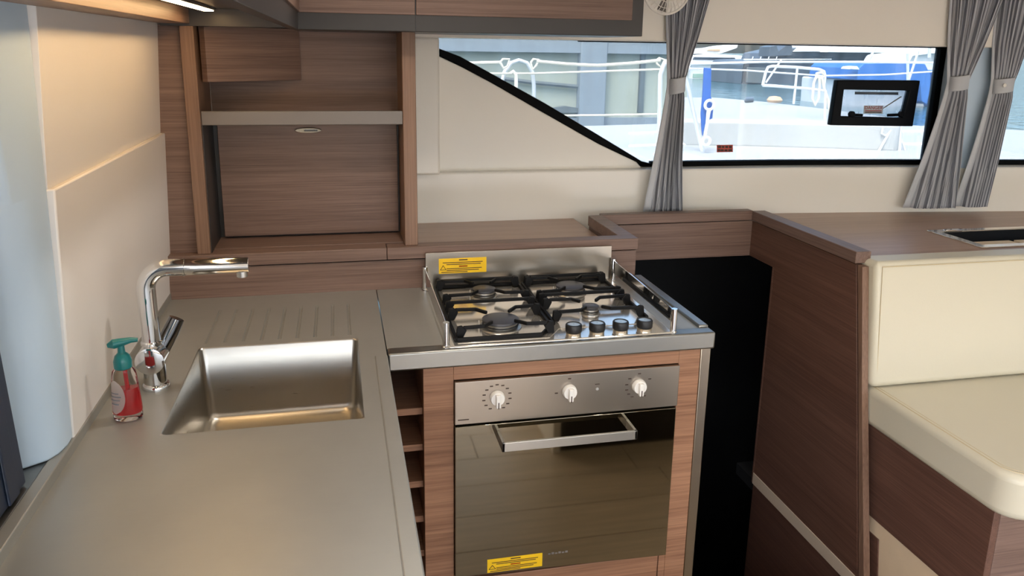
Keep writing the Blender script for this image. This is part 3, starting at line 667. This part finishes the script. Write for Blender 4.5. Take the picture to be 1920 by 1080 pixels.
# ================================================================== BENCH
bn = thing('salon_bench', 'dark brown wood bench base under the cream cushions', 'bench', (2.3, 1.7, 0))
MB().prism([(1.58, 1.975, .50), (1.58, 1.435, .50), (1.58, 1.435, 0), (1.58, 1.50, 0), (1.58, 1.50, .214), (1.58, 1.872, .214), (1.58, 1.86, .162), (1.58, 1.815, .162), (1.58, 1.790, 0), (1.58, 1.90, 0)][::-1], (.02, 0, 0)).build('side_panel', 'wood_dark_y', bn, .001)
B('front_panel', 'wood_x', bn, 1.601, 3.9, 1.435, 1.455, .0, .50, .001)
B('seat_board', 'wood_x', bn, 1.60, 3.9, 1.455, 1.99, .482, .50, 0)
B('kick_plate', 'bronze_beige', bn, 1.584, 1.600, 1.455, 1.90, 0, .235, 0)
B('back_board', 'wood_x', bn, 1.60, 3.9, 2.045, 2.065, .3, .955, 0)
def rounded_poly(x0, x1, y0, y1, r):
    pts = [Vector((x1, y1, 0)), Vector((x0, y1, 0))]
    for i in range(9):
        a = R_(180+90*i/8); pts.append(Vector((x0+r+r*math.cos(a), y0+r+r*math.sin(a), 0)))
    pts.append(Vector((x1, y0, 0))); return pts
sc = thing('seat_cushion', 'thick cream leather seat cushion with rounded front corner', 'cushion', (2.2, 1.7, .50))
pl = rounded_poly(1.562, 3.2, 1.372, 1.965, .075)
mb = MB(); mb.prism([p+Vector((0, 0, .501)) for p in pl], (0, 0, .122)); mb.build('cushion_body', 'leather', sc, .022, seg=5)
def seam(o, pts, r=.0016): MB().tube(pts, r, 6).build('seam', 'stitch', o)
pi_ = rounded_poly(1.580, 3.18, 1.390, 1.95, .064)
seam(sc, [p+Vector((0, 0, .6225)) for p in pi_[1:]])
pi_ = rounded_poly(1.590, 3.18, 1.400, 1.95, .058)
seam(sc, [p+Vector((0, 0, .6228)) for p in pi_[1:]], .0011)
bk = thing('back_cushion', 'upright cream leather back cushion against the sideboard', 'cushion', (2.2, 1.98, .61))
mb = MB(); mb.hexa([(1.558, 1.902, .628), (3.2, 1.902, .628), (3.2, 2.020, .616), (1.558, 2.020, .616), (1.558, 1.952, 1.012), (3.2, 1.952, 1.012), (3.2, 2.058, 1.006), (1.558, 2.058, 1.006)])
mb.build('cushion_body', 'leather', bk, .018, seg=5)
seam(bk, [(1.574, 1.9065, .645), (1.574, 1.9465, .998), (3.18, 1.9465, .998)])
seam(bk, [(1.566, 1.925, .633), (1.566, 1.966, 1.004)], .001)

# low cabinet that the oven door mirrors
lc = thing('low_cabinet', 'low dark cabinet with white end panel mirrored in the oven door', 'cabinet', (1.1, .3, 0))
B('body', 'dark_laminate', lc, .845, 1.40, -.1, .72, 0, .44, .002); B('end_panel', 'plastic_white', lc, .815, .845, -.1, .735, 0, .46, .002)

# ================================================================== FAN
fa = thing('cabin_fan', 'small round white caged fan mounted above the window', 'fan', (1.097, 2.55, 1.73))
fc_ = Vector((1.097, 2.56, 1.818)); ax = Vector((.02, -1, -.12)).normalized(); u_ = ax.orthogonal().normalized(); v_ = ax.cross(u_)
MB().torus(fc_, .082, .0045, ax, 40, 8).build('cage_rim', 'plastic_white', fa)
mb = MB()
for R in (.062, .042): mb.torus(fc_+ax*(.012 if R > .05 else .016), R, .0013, ax, 32, 5)
mb.build('cage_ring', 'plastic_white', fa)
for i in range(30):
    a = 2*math.pi*i/30; d = u_*math.cos(a)+v_*math.sin(a)
    MB().tube([fc_+d*.081, fc_+d*.062+ax*.012, fc_+d*.02+ax*.018], .0013, 5).build('cage_rib', 'plastic_white', fa)
MB().lathe([(.022, .012), (.022, .019), (.016, .021), (.001, .022)], fc_, ax).build('cage_hub', 'plastic_white', fa)
MB().lathe([(.080, 0), (.078, -.03), (.05, -.045), (.03, -.06), (.001, -.062)], fc_, ax, 32).build('rear_housing', 'plastic_white', fa)
for i in range(4):
    a = math.pi/2*i+.4; d = u_*math.cos(a)+v_*math.sin(a); e = ax.cross(d)
    MB().add([fc_+d*.012+e*.006+ax*.002, fc_+d*.07+e*.028+ax*.006, fc_+d*.074-e*.004-ax*.001, fc_+d*.012-e*.006-ax*.004], [(0, 1, 2, 3)]).build('blade', 'grey_edge', fa, thick=.0015)
MB().tube([fc_-ax*.06, fc_-ax*.13, (1.10, 2.795, 1.87)], .010, 10).build('mount_arm', 'plastic_white', fa)

# ================================================================== CURTAINS
def curtain(label, prof, yoff, tie_z, pleats, button=False):
    zs_ = [p[0] for p in prof]
    xm = sum(p[1]+p[2] for p in prof)/len(prof)/2
    t = thing('tied_curtain', label, 'curtain', (xm, wallY(xm, yoff), zs_[-1]), 'striped grey curtains')
    def edge(z):
        for (za, la, ra), (zb, lb_, rb) in zip(prof, prof[1:]):
            if za >= z >= zb:
                q = (za-z)/(za-zb); return la+(lb_-la)*q, ra+(rb-ra)*q
        return prof[-1][1:]
    def fn(u, v):
        z = zs_[0]+(zs_[-1]-zs_[0])*v
        l_, r_ = edge(z); x = l_+(r_-l_)*u
        wd = r_-l_; amp = min(.016, .0085+.0012/wd)
        if abs(z-tie_z) < .05: amp *= .6+.4*abs(z-tie_z)/.05
        y = wallY(x, yoff)+amp*math.sin(2*math.pi*pleats*u+.6*math.sin(7*v)+.5*math.sin(9*u))+.006*math.sin(5*u+3*v)
        x += .003*math.sin(2*math.pi*pleats*u*1.0+1.3+2*v)
        return Vector((x, y, z))
    mb = MB().grid(fn, pleats*8, 48); mb.build('cloth', 'curtain_cloth', t, uvs=True, thick=.0015)
    def hem(u, v):
        p = fn(0, .18+.82*v); wd = .010+.030*max(0, v-.25); return p+Vector((-.004-wd*(1-u)*.9, .004-.004*u, 0))
    MB().grid(hem, 3, 30).build('hem', 'tie_fabric', t, thick=.002)
    l_, r_ = edge(tie_z); xc, a = (l_+r_)/2, (r_-l_)/2+.007
    rings = []
    for z in (tie_z-.028, tie_z-.026, tie_z+.026, tie_z+.028):
        e = .002 if abs(z-tie_z) > .027 else 0
        rings.append([Vector((xc+(a-e)*math.cos(2*math.pi*i/28), wallY(xc, yoff)+(.030-e)*math.sin(2*math.pi*i/28), z+.006*math.cos(2*math.pi*i/28))) for i in range(28)])
    tb = MB().loft(rings, True, False).build('tie_back', 'tie_fabric', t, thick=.003)
    if button: MB().lathe([(.008, 0), (.008, .004), (.005, .006), (.001, .006)], (xc-a*.55, wallY(xc, yoff)-.028, tie_z), (0, -1, 0), 16).build('button', 'plastic_white', tb)
    return t
curtain('striped grey curtain tied back at the left of the window, below the fan', [(2.03, 1.165, 1.46), (1.797, 1.190, 1.340), (1.66, 1.203, 1.305), (1.56, 1.212, 1.275), (1.49, 1.219, 1.262), (1.44, 1.214, 1.266), (1.20, 1.190, 1.276), (1.012, 1.172, 1.292)], -.06, 1.492, 13)
curtain('striped grey curtain tied back right of the black opening port', [(2.03, 2.305, 2.555), (1.825, 2.335, 2.522), (1.66, 2.350, 2.475), (1.56, 2.362, 2.442), (1.51, 2.370, 2.430), (1.46, 2.362, 2.434), (1.20, 2.315, 2.452), (1.008, 2.275, 2.462)], -.06, 1.512, 13)
curtain('rightmost striped grey curtain with a button on its tie', [(2.03, 2.565, 2.79), (1.827, 2.540, 2.70), (1.66, 2.548, 2.665), (1.56, 2.560, 2.645), (1.504, 2.567, 2.635), (1.45, 2.560, 2.638), (1.20, 2.530, 2.625), (1.010, 2.505, 2.610)], -.045, 1.504, 12, True)
MB().tube([(x, wallY(x, -.055), 2.035) for x in (.95, 1.2, 1.75, 2.3, 2.85, 3.6)], .008, 8).build('curtain_rail', 'plastic_white', None)
tag(bpy.data.objects['curtain_rail'], 'white curtain rail along the ceiling above the window', 'rail')

# ================================================================== OPENING PORT, STICKERS ON GLASS
pt = thing('opening_port', 'black framed opening port in the window glass', 'port', tuple(on_wall(1640, 236, .07)))
outc = [(1571, 150), (1726, 151), (1712, 237), (1558, 235)]; inc = [(1583, 168), (1706, 170), (1693, 221), (1577, 218)]
P = [on_wall(a, b_, .066) for a, b_ in outc]; Q = [on_wall(a, b_, .066) for a, b_ in inc]
d = Vector((0, .030, 0)); vs_ = P+Q+[p+d for p in P]+[p+d for p in Q]; fs = []
for i in range(4):
    j = (i+1) % 4
    fs += [(i, j, 4+j, 4+i), (8+i, 12+i, 12+j, 8+j), (i, 8+i, 8+j, j), (4+i, 4+j, 12+j, 12+i)]
MB().add(vs_, fs).build('frame', 'port_frame', pt, .004, seg=3)
pn = MB().add([q+d*.6 for q in Q], [(0, 1, 2, 3)]); pn.build('pane', 'port_acrylic', pt)
def port_bar(name, a, b_, r, mat='port_frame'): MB().tube([on_wall(*a, .064), on_wall(*b_, .064)], r, 10).build(name, mat, pt, .001)
port_bar('latch', (1593, 215), (1617, 216), .006); port_bar('latch', (1664, 216), (1690, 215), .006)
for px in (1595, 1688): MB().lathe([(.013, 0), (.013, .012), (.009, .015)], on_wall(px, 214, .064), (0, -1, 0), 16).build('latch_knob', 'port_frame', pt)
MB().add([on_wall(1603, 172, .068), on_wall(1684, 173, .068), on_wall(1684, 178, .068), on_wall(1603, 177, .068)], [(0, 1, 2, 3)]).build('vent_slot', 'boat_dark', pt, thick=.003)
port_bar('stay', (1656, 203), (1690, 181), .0022, 'grey_edge')
def sticker(parent, pts, mat):
    return MB().add([on_wall(a, b_, .062) for a, b_ in pts], [(0, 1, 2, 3)]).build('danger_sticker', mat, parent, thick=.001)
dg = sticker(pt, [(1620, 198), (1656, 198), (1655, 213), (1619, 213)], 'white_label')
dg['label'] = 'white sticker with red DANGER lettering'
def ink(parent, x0, y0, x1, y1, mat, name='print_line'): MB().add([on_wall(a, b_, .0608) for a, b_ in ((x0, y0), (x1, y0), (x1, y1), (x0, y1))], [(0, 1, 2, 3)]).build(name, mat, parent)
me = text_mesh('DANGER', .030); me.materials.append(MATS['label_red_ink'])
cpt = on_wall(1638, 202.5, .0606); par = pt.location
for vtx in me.vertices: vtx.co = Vector((vtx.co.x*.66, -.085*vtx.co.x*.66, vtx.co.y*.62)) + cpt - par
o = bpy.data.objects.new('danger_lettering', me); col.objects.link(o); o.parent = dg
ink(dg, 1622, 207, 1653, 208.3, 'label_red_ink'); ink(dg, 1622, 209.5, 1653, 211.5, 'label_ink')
st = MB().add([on_wall(a, b_, .080) for a, b_ in ((1344, 272), (1374, 271.5), (1374, 285), (1344, 285.5))], [(0, 1, 2, 3)]).build('warning_sticker', 'red_label', None, thick=.001)
tag(st, 'small red warning sticker stuck low on the window glass', 'sticker')
for y0, y1, segs in ((273.5, 277.5, ((1346, 1352), (1353.5, 1358), (1360, 1365), (1367, 1372))), (280, 283.5, ((1346, 1350), (1351, 1357), (1358.5, 1364), (1365.5, 1372)))):
    for a, b_ in segs: MB().add([on_wall(px, py, .0788) for px, py in ((a, y0), (b_, y0), (b_, y1), (a, y1))], [(0, 1, 2, 3)]).build('print_mark', 'label_ink', st)

# ================================================================== OUTSIDE: harbour
DZ = .75
wa = tag(MB().add([(-400, 3.6, -.6), (700, 3.6, -.6), (700, 1500, -.6), (-400, 1500, -.6)], [(0, 1, 2, 3)]).build('water', 'water', None), 'calm blue-green harbour water outside', 'water', kind='stuff')
nb_ = thing('moored_boat', 'bright white deck of the boat moored alongside, outside the window', 'boat', (4, 7, -.6))
def Zp(px, py, z=DZ): p = atz(px, py, z); return Vector((p.x, p.y, z))
edge_ = [Zp(1040, 236), Zp(1110, 235), Zp(1250, 231), Zp(1420, 226), Zp(1760, 236), Zp(2050, 250)]
deck = [Vector((edge_[0].x, 4.4, DZ))]+edge_+[Vector((edge_[-1].x, 4.4, DZ))]
MB().prism(deck, (0, 0, -1.35)).build('hull', 'deck_white', nb_, .05, seg=3)
CZ = 1.0
roof = [Zp(1268, 182, CZ), Zp(1345, 183, CZ), Zp(1430, 190, CZ), Zp(1560, 205, CZ), Zp(1690, 222, CZ), Zp(1690, 232, CZ), Zp(1560, 228, CZ), Zp(1400, 224, CZ), Zp(1268, 222, CZ)]
MB().prism(roof, (0, 0, -.28)).build('coachroof', 'deck_white', nb_, .04, seg=3)
for y0, y1 in ((251, 253), (275, 277)):
    MB().tube([Zp(1180, y0, DZ+.004), Zp(1330, y1-8, DZ+.004), Zp(1740, y1-6, DZ+.004)], .02, 6).build('deck_seam', 'boat_white', nb_)
MB().prism([Zp(1395, 193, CZ), Zp(1413, 192, CZ), Zp(1413, 188, CZ), Zp(1398, 188, CZ)], (0, 0, .05)).build('deck_hatch', 'boat_dark', nb_, .02)
MB().lathe([(.08, 0), (.10, .03), (.07, .07), (.02, .08)], Zp(1452, 192, CZ), seg=14).build('rope_coil', 'rope_orange', nb_)
# guard rails of that boat
def T(name, pts, r=.014, mat='steel_tube', par=nb_): return MB().tube(pts, r, 8).build(name, mat, par)
def px_path(pp, Y): return [at(a, b_, Y) for a, b_ in pp]
T('stern_hoop', px_path([(937, 200), (940, 160), (946, 135), (958, 118), (973, 113), (988, 118), (998, 135), (1001, 160), (1001, 215)], 6.6), .017)
T('stanchion', px_path([(1233, 300), (1237, 200), (1238, 140), (1245, 120), (1256, 111), (1268, 112), (1278, 122), (1290, 165), (1306, 235), (1321, 300)], 6.4), .020)
T('lifeline', px_path([(860, 119), (900, 118), (938, 117)], 6.6), .014, 'rope')
T('lifeline', px_path([(1006, 115), (1060, 120), (1120, 123), (1180, 119), (1238, 113)], 6.5), .014, 'rope')
T('lifeline', px_path([(900, 138), (1000, 138), (1120, 134), (1240, 130)], 6.5), .009, 'rope')
T('lifeline', px_path([(1050, 217), (1140, 216), (1236, 214)], 6.5), .009, 'rope')
T('lifeline', px_path([(1280, 120), (1430, 116), (1600, 116), (1760, 118)], 7.0), .011)
T('lifeline', px_path([(1285, 128), (1400, 132), (1540, 142), (1660, 140), (1780, 132)], 7.0), .008)
for pp in ([(938, 117), (943, 111), (955, 111), (952, 124), (944, 128), (938, 117)], [(995, 118), (1000, 111), (1010, 112), (1006, 122), (999, 130), (995, 118)], [(1230, 114), (1236, 109), (1246, 112), (1240, 126), (1232, 120), (1230, 114)]):
    T('lashing', px_path(pp, 6.5), .010, 'rope')
T('hanging_line', px_path([(958, 138), (962, 134), (967, 140), (968, 160), (966, 175)], 6.5), .016, 'rope')
T('pulpit_rail', px_path([(1430, 160), (1436, 135), (1440, 126), (1448, 124), (1490, 126), (1535, 130), (1545, 134), (1547, 142), (1545, 170), (1500, 165), (1450, 161), (1430, 160)], 8.6), .018)
T('pulpit_post', px_path([(1495, 127), (1488, 195)], 8.6), .015)
T('pulpit_post', px_path([(1465, 112), (1436, 155)], 8.6), .012)
for pp in ([(1532, 140), (1526, 155), (1523, 185), (1528, 197), (1535, 185), (1537, 155), (1534, 140)], [(1530, 138), (1540, 136), (1546, 142), (1538, 147), (1530, 144)], [(1540, 142), (1545, 165), (1552, 185), (1556, 212)], [(1548, 170), (1546, 230), (1543, 305)]):
    T('rope', px_path(pp, 6.8), .012, 'rope')
for pp in ([(1560, 240), (1570, 262), (1576, 275)], [(1567, 242), (1576, 262), (1582, 276)]): T('rope', px_path(pp, 6.6), .010, 'rope')
MB().lathe([(.09, 0), (.09, .05), (.05, .08), (.01, .085)], at(1578, 288, 6.6), seg=14).build('winch', 'rope_orange', nb_)
MB().prism([at(1556, 303, 6.4), at(1608, 303, 6.4), at(1588, 294, 6.4), at(1566, 294, 6.4)], (0, .05, 0)).build('winch_pad', 'green_cover', nb_)
T('tripod_leg', px_path([(1688, 238), (1684, 305)], 6.3), .020); T('tripod_leg', px_path([(1670, 244), (1636, 304)], 6.3), .012); T('tripod_leg', px_path([(1690, 262), (1698, 285), (1714, 303)], 6.3), .010)
T('tripod_hook', px_path([(1655, 240), (1653, 250), (1660, 255), (1668, 248)], 6.3), .009)
# blue webbing strap with a block
sp_ = thing('blue_strap', 'blue webbing strap with white block hanging by the rail outside', 'strap', tuple(at(1322, 262, 6.3)))
MB().prism(px_path([(1321, 127), (1334, 128), (1333, 180), (1338, 200), (1336, 222), (1328, 226), (1322, 235), (1318, 255), (1316, 238), (1315, 212), (1318, 180)], 6.3), (0, .02, 0)).build('webbing', 'strap_blue', sp_, .003)
MB().torus(at(1330, 197, 6.27), .040, .013, (0, 1, 0), 20, 8).build('shackle', 'boat_white', sp_)
MB().tube(px_path([(1329, 205), (1326, 230), (1322, 255)], 6.27), [.02, .014, .012], 8).build('block_line', 'boat_white', sp_)
MB().torus(at(1324, 265, 6.27), .035, .014, (0, 1, 0), 20, 8).build('ring', 'boat_white', sp_)

# quay wall with pillars, left
qw = thing('quay_wall', 'grey concrete quay wall with blue-grey pillars across the water', 'quay', (8, 21, -.6))
QY = 20
x0, x1 = at(760, 150, QY).x, at(1290, 150, QY).x
MB().box(x0, x1, QY, QY+3, -.9, 2.35).build('wall', 'concrete', qw)
zt = at(1000, 98, QY).z
MB().box(x0, x1, QY-.25, QY, zt, 2.45).build('beam', 'concrete_blue', qw)
MB().box(x0, x1, QY-.12, QY, -.9, at(1100, 220, QY).z).build('footing', 'concrete_blue', qw)
a, b_ = at(1088, 150, QY-.3).x, at(1137, 150, QY-.3).x
MB().box(a, b_, QY-.3, QY, -.9, 2.5).build('pillar', 'concrete_blue', qw, .02)
a, b_ = at(1200, 150, QY-.1).x, at(1209, 150, QY-.1).x
MB().box(a, b_, QY-.1, QY, 0, zt).build('pipe', 'concrete_dark', qw)
MB().tube([at(900, 142, QY-.1), at(1000, 155, QY-.1), at(1088, 163, QY-.1)], .06, 6).build('pipe', 'concrete_dark', qw)
MB().prism([at(1020, 205, QY-.2), at(1060, 199, QY-.2), at(1100, 205, QY-.2), at(1120, 211, QY-.2), at(1030, 212, QY-.2)], (0, .15, 0)).build('fender', 'concrete_dark', qw)

# far boats
def boat(name, label, Y, hull, house, hull_mat, depth, parts):
    base = at(hull[0][0], hull[0][1], Y)
    t = thing(name, label, 'boat', (base.x, Y, -.6), 'boats across the harbour')
    rings = []
    poly = [at(a, b_, Y) for a, b_ in hull]
    c = sum(poly, Vector())/len(poly)
    inset = [c+(p-c)*.92 for p in poly]
    MB().loft([[p+Vector((0, .4, 0)) for p in inset], poly if False else [p+Vector((0, .0, 0)) for p in poly], [p+Vector((0, depth, 0)) for p in poly], [p+Vector((0, depth+.4, 0)) for p in inset]]).build('hull', hull_mat, t, .05)
    for pname, pts, mat, y0, dp in parts:
        MB().prism([at(a, b_, Y+y0) for a, b_ in pts], (0, dp, 0)).build(pname, mat, t, .03)
    return t
boat('motor_yacht', 'white motor yachts moored far off behind the blue strap', 62, [(1286, 150), (1296, 118), (1398, 122), (1392, 140), (1388, 151)], None, 'boat_white', 4,
     [('superstructure', [(1290, 118), (1296, 104), (1330, 101), (1390, 104), (1402, 113), (1400, 121)], 'boat_white', .5, 3), ('window_band', [(1300, 112), (1302, 107), (1378, 108), (1380, 113)], 'boat_glass', .35, .3),
      ('flybridge', [(1300, 101), (1304, 93), (1340, 90), (1362, 86), (1384, 84), (1382, 90), (1350, 101)], 'boat_white', .8, 2.4), ('bimini', [(1326, 95), (1330, 92), (1352, 92), (1350, 96)], 'rope_orange', .6, 2),
      ('hull_stripe', [(1300, 146), (1301, 138), (1330, 138), (1330, 147)], 'green_cover', -.15, .2), ('hull_stripe', [(1366, 149), (1367, 130), (1390, 131), (1387, 150)], 'boat_white', -.25, .2)])
dk = boat('dark_yacht', 'dark grey motor yacht moored behind the white pulpit rail', 52, [(1389, 158), (1393, 122), (1400, 114), (1480, 112), (1580, 112), (1640, 116), (1640, 165), (1450, 161)], None, 'boat_dark', 5,
     [('superstructure', [(1440, 112), (1446, 100), (1500, 88), (1580, 84), (1640, 90), (1640, 114)], 'boat_dark', .6, 4), ('roof', [(1490, 97), (1500, 88), (1560, 82), (1572, 84), (1560, 97)], 'boat_white', .3, 4),
      ('window_band', [(1475, 106), (1484, 99), (1600, 100), (1600, 107)], 'boat_glass', .4, .3), ('hard_top', [(1550, 98), (1562, 89), (1580, 85), (1640, 84), (1700, 88), (1720, 94), (1716, 100)], 'boat_white', -.5, 4),
      ('cabin_glass', [(1560, 112), (1566, 100), (1700, 101), (1700, 112)], 'boat_glass', .5, 3), ('tender', [(1442, 106), (1444, 88), (1456, 85), (1460, 96), (1476, 84), (1486, 86), (1484, 104)], 'boat_dark', .1, 1.5),
      ('stern_door', [(1400, 155), (1402, 126), (1436, 127), (1434, 157)], 'concrete_dark', -.2, .2), ('side_rail', [(1396, 113), (1396, 110.5), (1560, 110.5), (1560, 112)], 'boat_white', -.3, .2)])
for px in (1410, 1425, 1440, 1455): MB().tube([at(px, 113, 51.6), at(px+2, 106, 51.6)], .04, 6).build('rail_post', 'steel_tube', dk)
bb = boat('covered_boat', 'boat under a bright blue cover behind the opening port', 30, [(1600, 212), (1605, 150), (1740, 150), (1790, 150), (1790, 215)], None, 'boat_white', 4,
     [('cover', [(1606, 150), (1610, 128), (1620, 119), (1690, 117), (1735, 120), (1745, 140), (1745, 165), (1738, 196), (1728, 190), (1725, 156)], 'boat_blue', -.4, 3.5), ('cover_flap', [(1748, 135), (1778, 132), (1776, 210), (1750, 200)], 'boat_blue', -.2, 2),
      ('cap', [(1592, 130), (1596, 125), (1608, 124), (1613, 131)], 'boat_white', -.6, .6)])
for pp, r in (([(1648, 78), (1628, 114)], .05), ([(1722, 96), (1704, 150)], .05), ([(1702, 100), (1702, 150)], .06), ([(1744, 78), (1742, 108)], .07)):
    MB().tube([at(a, b_, 28) for a, b_ in pp], r, 6).build('mast', 'steel_tube', bb)
boat('sport_boat', 'pale cabin boat at the far right of the window', 40, [(1700, 125), (1712, 104), (1780, 96), (1860, 100), (1860, 196), (1720, 194)], None, 'boat_white', 4,
     [('roof', [(1760, 100), (1770, 88), (1800, 86), (1860, 88), (1860, 102)], 'boat_white', -.2, 3), ('window_band', [(1762, 112), (1764, 103), (1860, 104), (1860, 112)], 'boat_glass', -.15, .3)])
